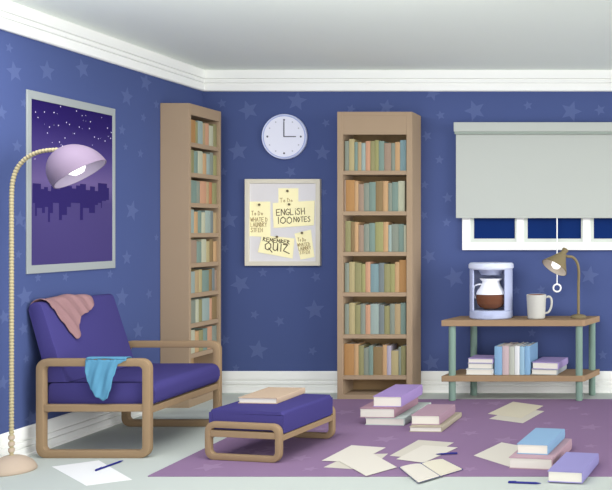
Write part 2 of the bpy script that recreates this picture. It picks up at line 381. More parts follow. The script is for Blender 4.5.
# leaning back cushion: outline in x,z
def lean(t, off):            # t from 0 (seat) to 1 (top)
    a = Vector((-3.548, 0.442)); b = Vector((-3.707, 0.936)); d = (b - a).normalized(); n = Vector((d.y, -d.x))
    return a + (b - a) * t + n * off
fa, fb = lean(0.005, 0), lean(0.94, 0); d = (lean(1, 0) - lean(0, 0)).normalized(); nrm = Vector((-d.y, d.x))
th = 0.083
bk_out = [tuple(fa), tuple(fb)]
cc = fb + nrm * th / 2 
for i in range(1, 8):
    ang = PI * i / 8; bk_out.append(tuple(cc - nrm * math.cos(ang) * th / 2 + d * math.sin(ang) * 0.035))
bk_out.append(tuple(fb + nrm * th))
bk_out += [(-3.664, 0.443)]
auto(obj('back_cushion', prism(bmesh.new(), bk_out, 'y', sa_, 5.705, bev=0.008), navy_m, chair), 35)

# pink cloth thrown over the top of the back cushion
def lerp_tab(tab, v):
    for (a, p), (b, q) in zip(tab, tab[1:]):
        if a <= v <= b:
            k = (v - a) / (b - a); k = k * k * (3 - 2 * k); return p + (q - p) * k
    return tab[0][1] if v < tab[0][0] else tab[-1][1]
def over_back(s):            # s: distance along the cloth, 0 on the top, positive down the front
    off = 0.012
    if s > 0.06:
        p = fb - d * (s - 0.06) - nrm * off; return p
    if s < -0.06:
        return fb + nrm * (th + off) - d * (-0.06 - s)
    ang = PI * (0.5 - s / 0.12)
    return cc - nrm * math.cos(ang) * (th / 2 + off) + d * math.sin(ang) * (0.035 + off)
hem = [(5.055, 0.03), (5.095, 0.09), (5.14, 0.18), (5.18, 0.255), (5.215, 0.30), (5.245, 0.285), (5.27, 0.21), (5.30, 0.16), (5.36, 0.145), (5.41, 0.13), (5.465, 0.09)]
bm = bmesh.new(); NU, NV = 48, 40; G = []
for i in range(NU + 1):
    y = 5.055 + 0.41 * i / NU; h_ = lerp_tab(hem, y); row = []
    for j in range(NV + 1):
        s = -0.055 + (h_ + 0.055) * j / NV; p = over_back(s)
        k = max(0, min(1, (s + 0.04) / 0.1))
        c_ = (y - 5.05) - 0.62 * s; f_ = 0.0045 * (1 + math.sin(c_ * 62 + 1.6 * math.sin(s * 13 + y * 9)) + 0.35 * math.sin(c_ * 131 + 2)) * k
        lift = 0.012 * math.exp(-((y - 5.28) / 0.08) ** 2) * math.exp(-(s / 0.06) ** 2)
        q = p - nrm * f_ * (1 if s > 0 else 0.3) + d * (lift + (f_ * 0.5 if s < 0.05 else 0))
        row.append(bm.verts.new((q.x, y, q.y)))
    G.append(row)
for i in range(NU):
    for j in range(NV): bm.faces.new((G[i][j], G[i + 1][j], G[i + 1][j + 1], G[i][j + 1]))
cl = obj('draped_cloth', bm, M('cloth_pink', (156, 122, 124), 0.9, noise=0.03, scale=60), smooth=True, origin=(-3.72, 5.24, 0.95))
base(cl, 'dusty pink cloth thrown over the top of the chair back', 'cloth')
so = cl.modifiers.new('thickness', 'SOLIDIFY'); so.thickness = 0.004; so.offset = 0
# blue towel over the near arm
yc = 5.001; hemb = [(-3.395, 0.10), (-3.385, 0.16), (-3.36, 0.21), (-3.325, 0.255), (-3.29, 0.275), (-3.262, 0.262), (-3.245, 0.215), (-3.228, 0.13), (-3.20, 0.055), (-3.155, 0.036)]
bm = bmesh.new(); G = []
def over_arm(s):
    hw = 0.027; zt = cT + 0.003
    if s > 0.03: return (yc - hw, zt - (s - 0.03) - 0.006)
    if s < -0.03: return (yc + hw, zt - (-0.03 - s) - 0.006)
    a = PI * (0.5 - s / 0.06); return (yc + math.cos(a) * hw, zt - 0.006 + math.sin(a) * 0.009)
for i in range(NU + 1):
    x = -3.395 + 0.24 * i / NU; h_ = lerp_tab(hemb, x); row = []
    for j in range(NV + 1):
        s = -0.055 + (h_ + 0.055) * j / NV; y, z = over_arm(s); k = max(0, min(1, (s - 0.02) / 0.08))
        c_ = x + 0.28 * s; f_ = 0.0042 * (1 + math.sin(c_ * 78 + 1.3 * math.sin(s * 16)) + 0.3 * math.sin(c_ * 171)) * k
        xx = x
        row.append(bm.verts.new((xx, y - f_, z + (0.003 if abs(s) < 0.03 else 0))))
    G.append(row)
for i in range(NU):
    for j in range(NV): bm.faces.new((G[i][j], G[i + 1][j], G[i + 1][j + 1], G[i][j + 1]))
cl = obj('draped_towel', bm, M('cloth_blue', (98, 158, 190), 0.8, noise=0.03, scale=60), smooth=True, origin=(-3.28, yc, cT))
base(cl, 'light blue towel hanging over the near wooden arm of the chair', 'towel')
so = cl.modifiers.new('thickness', 'SOLIDIFY'); so.thickness = 0.003; so.offset = 0

# ------------------------------------------------------------ footstool
ot = thing('footstool', 'low wooden footstool with indigo cushion standing on the rug', 'footstool', (-2.422, 4.890, RZ), -math.radians(9.5))
L_ = 0.60
for a in (0, L_ - 0.034):
    fr = obj('leg_frame', ring(bmesh.new(), -0.245, 0.245, 0.0, 0.224, 0.035, 0.055, a, a + 0.034, 0.005), wood_l, ot, world=False); auto(fr)
    obj('cross_rail', B(-0.210, 0.210, a + 0.003, a + 0.031, 0.136, 0.174, 0.003), wood_l, ot, world=False)
for sx in (-1, 1):
    obj('side_rail', B(min(sx * 0.243, sx * 0.213), max(sx * 0.243, sx * 0.213), 0.034, L_ - 0.034, 0.122, 0.157, 0.003), wood_l, ot, world=False)
auto(obj('cushion', prism(bmesh.new(), rrect(-0.243, 0.243, 0.158, 0.290, [0.012, 0.018, 0.018, 0.012]), 'y', 0.036, L_ - 0.036, bev=0.022, seg=5), navy_m, ot, world=False))
tanb = M('cover_tan', (186, 164, 142))
lying_book(-2.316, 5.115, 0.290 + RZ + 0.0005, 0.252, 0.34, 0.036, -math.radians(5), tanb, 'tan covered book lying on the indigo footstool', None)

# ------------------------------------------------------------ shelf unit under the window
TX0, TX1, TY0, TY1 = -1.684, -0.545, 6.60, 6.935
tb = thing('shelf_unit', 'low wooden two tier shelf unit with grey green legs under the window', 'shelf unit', ((TX0 + TX1) / 2, (TY0 + TY1) / 2, 0))
def slab(z0, z1): return prism(bmesh.new(), [(-1.690, TY0), (-0.575, TY0), (-0.556, TY0 + 0.012), (-0.460, TY1), (-1.620, TY1)], 'z', z0, z1, bev=0.003)
LZ, UZ = 0.209, 0.650
obj('lower_shelf', slab(LZ - 0.046, LZ), wood_t, tb); obj('upper_shelf', slab(UZ - 0.048, UZ), wood_t, tb)
for (lx, ly) in ((-1.614, 6.64), (-0.604, 6.64), (-1.498, 6.893), (-0.520, 6.893)):
    zf = 0.0066 if ly < 6.7 else 0.0
    bm = lathe(bmesh.new(), [(0, zf), (0.024, zf), (0.028, zf + 0.004), (0.028, LZ - 0.046), (0, LZ - 0.046)], Matrix.Translation((lx, ly, 0)), 20)
    lathe(bm, [(0, LZ), (0.028, LZ), (0.028, UZ - 0.048), (0, UZ - 0.048)], Matrix.Translation((lx, ly, 0)), 20)
    auto(obj('leg', bm, leg_m, tb))

# coffee maker
KX, KY = -1.331, 6.775
cm = thing('coffee_maker', 'pale lilac coffee maker on the left of the shelf unit top', 'coffee maker', (KX, KY, UZ))
def ell(a, b, z0, z1, r=0.008, n=48):
    return lathe(bmesh.new(), [(0, z0), (a - r, z0), (a, z0 + r), (a, z1 - r), (a - r, z1), (0, z1)], Matrix.Translation((KX, KY, 0)), n, sy=b / a)
auto(obj('base', ell(0.173, 0.145, UZ + 0.0005, UZ + 0.068), house_m, cm))
auto(obj('lid', ell(0.181, 0.152, 1.045, 1.098, 0.012), M('coffee_maker_lid', (214, 220, 240), 0.85, rough=0.5), cm))
bm = bmesh.new(); n = 60; a0, a1 = math.radians(-90 + 49), math.radians(270 - 49); L = [[], [], [], []]
for i in range(n + 1):
    a = a0 + (a1 - a0) * i / n
    for k, (ra, rb, z) in enumerate(((0.172, 0.144, UZ + 0.068), (0.172, 0.144, 1.045), (0.160, 0.132, 1.045), (0.160, 0.132, UZ + 0.068))):
        L[k].append(bm.verts.new((KX + ra * math.cos(a), KY + rb * math.sin(a), z)))
for i in range(n):
    for k in range(4): bm.faces.new((L[k][i], L[k][i + 1], L[(k + 1) % 4][i + 1], L[(k + 1) % 4][i]))
bm.faces.new([L[k][0] for k in range(4)]); bm.faces.new([L[k][n] for k in range(4)][::-1])
auto(obj('housing', bm, house_m, cm))
obj('filter_holder', lathe(bmesh.new(), [(0, 1.0), (0.08, 1.0), (0.11, 1.045), (0, 1.045)], Matrix.Translation((KX, KY, 0)), 32, sy=0.8), house_m, cm, smooth=False)
# carafe
gx, gy, gz = KX + 0.004, KY - 0.03, UZ + 0.0686
cf = thing('coffee_carafe', 'round glass carafe half full of coffee inside the coffee maker', 'carafe', (gx, gy, gz))
gl = bpy.data.materials.new('carafe_glass'); gl.use_nodes = True; nt = gl.node_tree; pb = nt.nodes['Principled BSDF']
pb.inputs['Base Color'].default_value = (0.9, 0.92, 0.97, 1); pb.inputs['Roughness'].default_value = 0.1; pb.inputs['Alpha'].default_value = 0.03; pb.inputs['Specular IOR Level'].default_value = 0.1
MATS['carafe_glass'] = gl
frost = M('carafe_white_glass', (240, 243, 252), rough=0.3, alpha=0.88)
prof = [(0.0, 0.0), (0.05, 0.001), (0.085, 0.016), (0.108, 0.045), (0.117, 0.085), (0.112, 0.118)]
prof2 = [(0.112, 0.118), (0.10, 0.145), (0.078, 0.175), (0.066, 0.20), (0.064, 0.212), (0.083, 0.232), (0.080, 0.236), (0.058, 0.214)]
TM = Matrix.Translation((gx, gy, gz)) @ Matrix.Diagonal((1.08, 1.0, 1.08, 1))
obj('glass_bowl', lathe(bmesh.new(), prof, TM, 40, sy=0.78), gl, cf, smooth=True)
obj('glass_neck', lathe(bmesh.new(), prof2, TM, 40, sy=0.78), frost, cf, smooth=True)
cb = lathe(bmesh.new(), [(0.0, 0.006), (0.046, 0.007), (0.08, 0.021), (0.102, 0.047), (0.111, 0.085), (0.107, 0.114), (0, 0.1142)], TM, 40, sy=0.77)
for f in cb.faces:
    if f.calc_center_median().z > gz + 0.122: f.material_index = 1
obj('coffee', cb, [M('coffee_dark', (104, 54, 18), 0.8, rough=0.8, spec=0), M('coffee_top', (150, 84, 44), 0.9, rough=0.8, spec=0)], cf)
obj('handle', tube(bmesh.new(), [(gx - 0.066, gy, gz + 0.205), (gx - 0.10, gy, gz + 0.207), (gx - 0.132, gy, gz + 0.195), (gx - 0.142, gy, gz + 0.165), (gx - 0.140, gy, gz + 0.13), (gx - 0.128, gy, gz + 0.10), (gx - 0.112, gy, gz + 0.09)], 0.0075, 10), frost, cf, smooth=True)

# mug
mx, my = -0.956, 6.72
mg = thing('coffee_mug', 'tall grey white mug of coffee between coffee maker and desk lamp', 'mug', (mx, my, UZ))
mug_m = M('mug_white', (208, 207, 200), 0.72, rough=0.5)
auto(obj('mug_body', lathe(bmesh.new(), [(0, 0.0005), (0.062, 0.0005), (0.070, 0.008), (0.079, 0.192), (0.076, 0.195), (0.073, 0.192), (0.066, 0.014), (0, 0.012)], Matrix.Translation((mx, my, UZ)), 40), mug_m, mg))
obj('coffee', lathe(bmesh.new(), [(0, 0.178), (0.0715, 0.178), (0.0715, 0.1915), (0, 0.1915)], Matrix.Translation((mx, my, UZ)), 32), M('coffee_red', (140, 62, 40), 0.8, rough=0.8, spec=0), mg)
hp = [(0.070, 0.168), (0.098, 0.178), (0.118, 0.165), (0.124, 0.13), (0.116, 0.085), (0.096, 0.052), (0.068, 0.045)]
def smooth_path(P, n=5):
    out = []; P = [Vector(p) for p in P]
    for i in range(len(P) - 1):
        a = P[max(0, i - 1)]; b = P[i]; c = P[i + 1]; e = P[min(len(P) - 1, i + 2)]
        for k in range(n):
            t = k / n; out.append(0.5 * ((2 * b) + (c - a) * t + (2 * a - 5 * b + 4 * c - e) * t * t + (-a + 3 * b - 3 * c + e) * t ** 3))
    out.append(P[-1]); return out
obj('handle', tube(bmesh.new(), smooth_path([(mx + a, my, UZ + b) for a, b in hp]), 0.009, 10), mug_m, mg, smooth=True)

# desk lamp
dx, dy = -0.622, 6.78
dl = thing('desk_lamp', 'small olive brown gooseneck desk lamp at the right end of the shelf unit', 'lamp', (dx, dy, UZ))
auto(obj('base', lathe(bmesh.new(), [(0, 0.0005), (0.064, 0.0005), (0.066, 0.008), (0.055, 0.022), (0.02, 0.03), (0, 0.031)], Matrix.Translation((dx, dy, UZ)), 36), brass_m, dl))
sx_, sy_, sz_ = on_back(554.5, 267.5, 6.70)[0], 6.70, on_back(554.5, 267.5, 6.70)[1]
ax = Vector((-0.45, -0.46, -0.80)).normalized(); A0 = Vector((sx_, sy_, sz_))
apex = A0 - ax * 0.15
neck = smooth_path([(dx, dy, UZ + 0.02), (dx, dy, 0.9), (dx + 0.002, dy, 1.03), (dx - 0.012, dy, 1.10), (dx - 0.045, dy - 0.01, 1.142), (dx - 0.085, dy - 0.03, 1.15), tuple(apex + ax * 0.03 + Vector((0.02, 0.01, 0)))], 8)
obj('neck', tube(bmesh.new(), neck, 0.0115, 12), brass_m, dl, smooth=True)
SM = frame_to(apex, ax)
sh = obj('lamp_shade', lathe(bmesh.new(), [(0, -0.035), (0.024, -0.035), (0.027, -0.03), (0.022, 0.0), (0.03, 0.012), (0.055, 0.06), (0.112, 0.152), (0.109, 0.153), (0.052, 0.062), (0.0, 0.02)], SM, 40), brass_m, dl); auto(sh)
obj('shade_lining', lathe(bmesh.new(), [(0.107, 0.1522), (0.049, 0.064), (0.0, 0.032)], SM, 40), M('lining_pale', (196, 186, 170)), sh, smooth=True)
obj('bulb', lathe(bmesh.new(), [(0, 0.04), (0.018, 0.045), (0.02, 0.075), (0.036, 0.1), (0.04, 0.12), (0.033, 0.143), (0.015, 0.155), (0, 0.157)], SM, 24), bulb_m, dl, smooth=True)

# books on the lower shelf
cb_ = {'lilac': (172, 155, 204), 'paleblue': (176, 190, 214), 'white': (222, 224, 226), 'blue': (134, 172, 206), 'pink': (196, 176, 180), 'sage': (182, 186, 176), 'sky': (150, 184, 206), 'grey': (170, 176, 180)}
def cm_(n): return M('cover_' + n, cb_[n], 0.88)
y_ = 6.645; kx = lambda px, yy=6.645: (px - 655) * yy / F
lying_book(kx(493.3), y_, LZ + 0.0005, kx(493.3) - kx(465.2), 0.195, 0.044, -0.08, cm_('white'), 'white book at the bottom of the left pile on the lower shelf', 'left pile on the lower shelf')
lying_book(kx(492.6), y_ + 0.004, LZ + 0.0455, kx(492.6) - kx(467), 0.195, 0.044, -0.09, cm_('grey'), 'grey covered book in the middle of the left pile on the lower shelf', 'left pile on the lower shelf')
lying_book(kx(493.2), y_ + 0.006, LZ + 0.0905, kx(493.2) - kx(467), 0.195, 0.038, -0.10, cm_('lilac'), 'lilac book on top of the left pile on the lower shelf', 'left pile on the lower shelf')
for j, (a, b, c, nm) in enumerate(((494.2, 502, 'blue', 'wide mid blue'), (502, 508.8, 'pink', 'pale pink'), (508.8, 514.3, 'sage', 'sage grey'), (514.3, 519.5, 'white', 'off white'), (519.5, 524.5, 'sky', 'sky blue'), (524.5, 529.6, 'blue', 'rightmost mid blue'))):
    standing_book(kx(a) + 0.0005, y_ + 0.004, LZ + 0.0004, (kx(b) - kx(a)) * 0.975 - 0.001, 0.25, 0.226 + (0.004 if j % 2 else 0), -0.13, cm_(c), f'{nm} book standing between the two piles on the lower shelf', 'standing books on the lower shelf')
lying_book(kx(557.6), y_ - 0.012, LZ + 0.0005, kx(557.6) - kx(530.6), 0.29, 0.042, -0.155, cm_('grey'), 'pale grey book at the bottom of the right pile on the lower shelf', 'right pile on the lower shelf')
lying_book(kx(558.6), y_ - 0.006, LZ + 0.044, kx(558.6) - kx(531.2), 0.29, 0.054, -0.165, cm_('lilac'), 'lilac book on top of the right pile on the lower shelf', 'right pile on the lower shelf')

# ------------------------------------------------------------ books on the floor
fc = {'sagegrey': (200, 212, 206), 'dustypink': (178, 142, 156), 'violet': (172, 148, 204), 'khaki': (186, 176, 156), 'mauvepink': (180, 150, 164),
      'skyblue': (142, 176, 208), 'rosy': (188, 158, 168), 'periwinkle': (154, 148, 200)}
def fbk(pxr, pyb, w_, L, t, z, deg, c, label, group):
    x, y = on_floor(pxr, pyb, z)
    lying_book(x, y, z, w_, L, t, -math.radians(deg), M('cover_' + c, fc[c], 0.85), label, group)
z0 = RZ + 0.0003
fbk(404.6, 425.6, 0.282, 0.54, 0.050, z0, 4.5, 'sagegrey', 'pale sage book at the bottom of the three book pile near the wide bookcase', 'three book pile on the rug')
fbk(395, 418.0, 0.252, 0.47, 0.066, z0 + 0.051, 3.5, 'dustypink', 'dusty pink book in the middle of the three book pile near the wide bookcase', 'three book pile on the rug')
fbk(402, 407.0, 0.207, 0.45, 0.074, z0 + 0.118, 2.5, 'violet', 'violet book on top of the three book pile near the wide bookcase', 'three book pile on the rug')
fbk(442, 432.2, 0.224, 0.46, 0.034, z0, 3.4, 'khaki', 'thin khaki book under the mauve pink book in the middle of the rug', 'two book pile mid rug')
fbk(440, 424.9, 0.200, 0.36, 0.064, z0 + 0.035, 3.0, 'mauvepink', 'mauve pink book on top of the thin khaki book on the rug', 'two book pile mid rug')
fbk(552.7, 470.2, 0.256, 0.46, 0.064, z0, 8, 'rosy', 'large rosy pink book under the sky blue book at the rug front', 'front right pile on the rug')
fbk(548.5, 455.0, 0.188, 0.39, 0.058, z0 + 0.065, 8, 'skyblue', 'sky blue book on top of the rosy pink book', 'front right pile on the rug')
fbk(583, 483.6, 0.196, 0.385, 0.060, z0, 9, 'periwinkle', 'periwinkle purple book lying alone nearest the camera at the right', None)

# ------------------------------------------------------------ papers and pens
def sheet(pts, z, mat, label, cat='paper', group=None, name='paper_sheet', th_=0.0008):
    P = [on_floor(px, py, z) for px, py in pts]
    cx = sum(p[0] for p in P) / 4; cy = sum(p[1] for p in P) / 4
    bm = bmesh.new(); nn = 8; T_ = []; Bt = []
    for lst, dz in ((T_, th_), (Bt, 0)):
        for i in range(nn + 1):
            row = []
            for j in range(nn + 1):
                u, v = i / nn, j / nn
                x = (1 - u) * (1 - v) * P[0][0] + u * (1 - v) * P[1][0] + u * v * P[2][0] + (1 - u) * v * P[3][0]
                y = (1 - u) * (1 - v) * P[0][1] + u * (1 - v) * P[1][1] + u * v * P[2][1] + (1 - u) * v * P[3][1]
                row.append(bm.verts.new((x, y, z + dz)))
            lst.append(row)
    for i in range(nn):
        for j in range(nn):
            bm.faces.new((T_[i][j], T_[i + 1][j], T_[i + 1][j + 1], T_[i][j + 1])); bm.faces.new((Bt[i][j], Bt[i][j + 1], Bt[i + 1][j + 1], Bt[i + 1][j]))
        for a, b in (((i, 0), (i + 1, 0)), ((i, nn), (i + 1, nn)), ((0, i), (0, i + 1)), ((nn, i), (nn, i + 1))):
            bm.faces.new((T_[a[0]][a[1]], T_[b[0]][b[1]], Bt[b[0]][b[1]], Bt[a[0]][a[1]]))
    o = obj(name, bm, mat, origin=(cx, cy, z)); base(o, label, cat, group); return o
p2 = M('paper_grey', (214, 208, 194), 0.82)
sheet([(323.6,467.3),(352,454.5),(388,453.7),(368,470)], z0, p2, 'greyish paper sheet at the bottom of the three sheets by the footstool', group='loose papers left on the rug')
sheet([(321.6,460.8),(351.5,445.3),(385.8,447.6),(358,462)], z0 + 0.0015, paper_m, 'pale paper sheet at the back of the three sheets by the footstool', group='loose papers left on the rug')
sheet([(339.5,461.3),(368,451),(397,467.3),(366.2,476)], z0 + 0.003, paper_m, 'pale paper sheet on top of the three sheets, nearest the rug edge', group='loose papers left on the rug')
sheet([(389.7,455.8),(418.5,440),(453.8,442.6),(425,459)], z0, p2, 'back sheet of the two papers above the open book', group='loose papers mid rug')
sheet([(396.3,459.2),(423,445.3),(457.7,447.5),(424,462.8)], z0 + 0.0015, paper_m, 'front sheet of the two papers above the open book, with the pen', group='loose papers mid rug')
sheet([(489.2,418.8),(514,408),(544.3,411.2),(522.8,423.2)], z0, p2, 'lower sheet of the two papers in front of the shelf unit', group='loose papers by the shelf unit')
sheet([(487.8,413.8),(513,401.8),(543.4,405.9),(521.5,418)], z0 + 0.0015, M('paper_beige', (216, 208, 186), 0.85), 'upper sheet of the two papers in front of the shelf unit', group='loose papers by the shelf unit')
sheet([(473.8,455.6),(501.6,442.4),(540,449.6),(509.5,466.8)], z0, paper_m, 'pale paper sheet tucked beside the rosy pink and sky blue books')
# the stack sits over the sheet's right end: the sheet slides under the rosy book's cover edge
sheet([(51.8,466.7),(98.8,460.4),(132,479.7),(86.3,485.8)], 0.0005, paperw_m, 'white paper sheet on the bare floor in front of the lounge chair')
def pen(pa, pb_, z, label, r=0.0055):
    a = Vector((*on_floor(*pa, z), z + r)); b = Vector((*on_floor(*pb_, z), z + r)); dd = (b - a).normalized()
    L = (b - a).length; c = thing('pen', label, 'pen', tuple(a), math.atan2(dd.y, dd.x))
    X = lambda v: (v, 0, 0)
    obj('barrel', tube(bmesh.new(), [X(0.0), X(0.002), X(L - 0.03)], [r * 0.7, r, r], 12), ink_m, c, world=False)
    obj('pen_tip', tube(bmesh.new(), [X(L - 0.03), X(L - 0.012), X(L)], [r * 0.98, r * 0.6, r * 0.15], 12), ink_m, c, world=False)
    bm = bmesh.new(); tube(bm, [(0.004, 0, r), (0.045, 0, r * 1.25)], 0.0012, 6); obj('clip', bm, ink_m, c, world=False)
pen((95.4, 471.4), (123.4, 461.2), 0.0014, 'navy pen lying on the white paper in front of the chair')
pen((457.5, 454), (435.5, 455), z0 + 0.0024, 'navy pen lying on the papers above the open book', 0.005)
pen((508.2, 483.2), (541.3, 484.4), 0.0002, 'navy pen on the bare floor in front of the rug at the right', 0.006)
# open book at the rug's edge
ob = thing('open_book', 'open book with blank pages and navy cover at the front rug edge', 'book', (*on_floor(430, 470), RZ))
q = [(399, 467.8), (442.5, 459.5), (463, 469.8), (418, 483)]
def quad_slab(pts, za, zb, shrink=0.0):
    P = [Vector(on_floor(px, py, za)) for px, py in pts]; c = sum(P, Vector((0, 0))) / 4
    P = [p + (c - p).normalized() * shrink for p in P]
    return prism(bmesh.new(), [tuple(p) for p in P], 'z', za, zb)
obj('cover', quad_slab(q, z0, z0 + 0.005), M('cover_navy', (60, 70, 130)), ob)
mt = lambda a, b, t: (a[0] + (b[0] - a[0]) * t, a[1] + (b[1] - a[1]) * t)
s0, s1_ = mt(q[0], q[1], 0.5), mt(q[3], q[2], 0.5)
def page_block(pts, hts, mat, nm):
    P = [Vector(on_floor(px, py, z0 + 0.005)) for px, py in pts]; c = sum(P, Vector((0, 0))) / 4
    P = [p + (c - p).normalized() * 0.008 for p in P]
    bm = bmesh.new(); n_ = 8; top = []; bot = []
    for i in range(n_ + 1):
        t = i / n_; a = P[0].lerp(P[1], t); b = P[3].lerp(P[2], t); h_ = hts(t)
        top.append((bm.verts.new((a.x, a.y, z0 + 0.005 + h_)), bm.verts.new((b.x, b.y, z0 + 0.005 + h_))))
        bot.append((bm.verts.new((a.x, a.y, z0 + 0.005)), bm.verts.new((b.x, b.y, z0 + 0.005))))
    for i in range(n_):
        bm.faces.new((top[i][0], top[i][1], top[i + 1][1], top[i + 1][0])); bm.faces.new((bot[i][0], bot[i + 1][0], bot[i + 1][1], bot[i][1]))
        bm.faces.new((top[i][0], top[i + 1][0], bot[i + 1][0], bot[i][0])); bm.faces.new((top[i][1], bot[i][1], bot[i + 1][1], top[i + 1][1]))
    bm.faces.new((top[0][0], bot[0][0], bot[0][1], top[0][1])); bm.faces.new((top[-1][0], top[-1][1], bot[-1][1], bot[-1][0]))
    obj(nm, bm, mat, ob)
page_block([q[0], s0, s1_, q[3]], lambda t: 0.006 + 0.004 * math.sin(PI * min(1, t)) - 0.003 * t ** 4, paper_m, 'left_pages')
page_block([s0, q[1], q[2], s1_], lambda t: 0.006 + 0.004 * math.sin(PI * min(1, t)) - 0.003 * (1 - t) ** 4, M('pages_beige', (206, 200, 182)), 'right_pages')

# ------------------------------------------------------------ wall clock
cxw, czw = on_back(284.2, 136.6, 6.97)
ck = thing('wall_clock', 'round white wall clock showing three, above the pinboard', 'clock', (cxw, BW - 0.001, czw))
CM = frame_to((cxw, BW - 0.001, czw), (0, -1, 0)); r_ = 22.6 * 6.965 / F
auto(obj('clock_case', lathe(bmesh.new(), [(0, 0), (r_ - 0.004, 0), (r_, 0.008), (r_, 0.030), (r_ - 0.006, 0.036), (r_ - 0.012, 0.030), (0, 0.030)], CM, 64), M('clock_rim', (206, 213, 240)), ck))
obj('clock_face', lathe(bmesh.new(), [(0, 0.0301), (r_ * 0.90, 0.0301), (r_ * 0.90, 0.0315), (0, 0.0315)], CM, 64), M('clock_face', (224, 226, 240)), ck)
obj('face_ring', lathe(bmesh.new(), [(r_ * 0.905, 0.0302), (r_ * 0.935, 0.0302), (r_ * 0.935, 0.0322), (r_ * 0.905, 0.0322)], CM, 64, closed=True), M('clock_ring', (160, 172, 216)), ck)
yf = BW - 0.001 - 0.0325; grey = M('clock_mark', (100, 100, 112)); pale = M('clock_mark_pale', (178, 180, 192))
for i in range(12):
    a = i * PI / 6; R_ = r_ * 0.74; big = i % 3 == 0
    obj('hour_mark', lathe(bmesh.new(), [(0, 0), (0.0085 if big else 0.006, 0), (0.0085 if big else 0.006, 0.001), (0, 0.001)], frame_to((cxw + R_ * math.sin(a), yf + 0.001, czw + R_ * math.cos(a)), (0, -1, 0)), 12), grey if big else pale, ck)
hand_m = M('clock_hand', (92, 92, 104))
obj('minute_hand', B(cxw - 0.004, cxw + 0.004, yf - 0.004, yf - 0.0015, czw - 0.004, czw + 0.128), hand_m, ck)
obj('hour_hand', B(cxw - 0.004, cxw + 0.100, yf - 0.0012, yf, czw - 0.004, czw + 0.004), hand_m, ck)

# ------------------------------------------------------------ pinboard with notes
Yb = 6.965
bx0, bz1 = on_back(244.6, 179, Yb); bx1, bz0 = on_back(319.8, 265.8, Yb)
pbd = thing('pinboard', 'framed beige pinboard holding cream notes under the clock', 'pinboard', ((bx0 + bx1) / 2, BW, bz0))
fw = 0.036; fm = M('pinboard_frame', (212, 207, 192))
bm = bmesh.new()
def mitre(bm, x0, x1, z0_, z1_, w_, ya, yb_):
    O = [(x0, z0_), (x1, z0_), (x1, z1_), (x0, z1_)]; I = [(x0 + w_, z0_ + w_), (x1 - w_, z0_ + w_), (x1 - w_, z1_ - w_), (x0 + w_, z1_ - w_)]
    for k in range(4):
        k2 = (k + 1) % 4; prism(bm, [O[k], O[k2], I[k2], I[k]], 'y', ya, yb_, bev=0.002)
    return bm
obj('board_frame', mitre(bm, bx0, bx1, bz0, bz1, fw, Yb, BW - 0.001), fm, pbd)
obj('board_face', B(bx0 + fw, bx1 - fw, Yb + 0.014, Yb + 0.022, bz0 + fw, bz1 - fw), M('pinboard_face', (218, 216, 218), noise=0.02, scale=80), pbd)
GL = {'E': [[(.6, 1), (0, .95), (0, 0), (.6, .04)], [(0, .5), (.5, .52)]], 'N': [[(0, 0), (.05, 1), (.6, .05), (.65, 1)]], 'G': [[(.6, .85), (.3, 1), (0, .6), (.1, .1), (.5, 0), (.65, .4), (.35, .42)]],
 'L': [[(0, 1), (.02, 0), (.5, 0)]], 'i': [[(.1, .65), (.12, 0)], [(.08, .95), (.12, .88)]], 'S': [[(.55, .9), (.3, 1), (.05, .78), (.5, .42), (.5, .1), (.2, 0), (0, .15)]], 'H': [[(0, 1), (.02, 0)], [(.55, 1), (.55, 0)], [(0, .5), (.55, .52)]],
 '1': [[(.1, 1), (.12, 0)]], '0': [[(.35, 1), (.05, .7), (.05, .25), (.35, 0), (.65, .3), (.62, .75), (.35, 1), (.2, .9)]], 'O': [[(.3, .9), (.05, .5), (.3, 0), (.6, .45), (.3, .9)]], 'T': [[(0, .95), (.6, 1)], [(.3, .97), (.3, 0)]],
 'R': [[(0, 0), (.05, 1), (.5, .8), (.08, .5), (.55, 0)]], 'M': [[(0, 0), (.08, .95), (.35, .3), (.6, .95), (.7, 0)]], 'B': [[(.05, 0), (.05, 1), (.5, .75), (.1, .52), (.55, .25), (.05, 0)]], 'Q': [[(.35, 1), (.02, .65), (.08, .15), (.4, 0), (.7, .35), (.65, .8), (.35, 1)], [(.45, .25), (.9, -.25)]],
 'U': [[(0, 1), (.02, .2), (.25, 0), (.5, .2), (.5, 1)], [(.5, 1), (.56, 0)]], 'I': [[(.1, .95), (.12, 0)]], 'Z': [[(0, .95), (.5, .95), (.15, .3), (.1, .1), (.8, -.18)]], 'D': [[(.05, 0), (.05, 1), (.55, .6), (.45, .1), (.05, 0)]], 'W': [[(0, 1), (.15, 0), (.35, .7), (.5, 0), (.7, 1)]],
 'A': [[(0, 0), (.3, 1), (.6, 0)], [(.12, .4), (.5, .4)]], 'o': [[(.25, .55), (.05, .3), (.25, 0), (.45, .3), (.25, .55)]], 'F': [[(.5, 1), (0, .98), (0, 0)], [(0, .5), (.4, .5)]], 'Y': [[(0, 1), (.3, .5), (.3, 0)], [(.6, 1), (.3, .5)]], ' ': []}
WID = {'i': .3, '1': .35, 'I': .35, ' ': .35, 'o': .6, 'M': .9, 'W': .9, 'Q': .95}
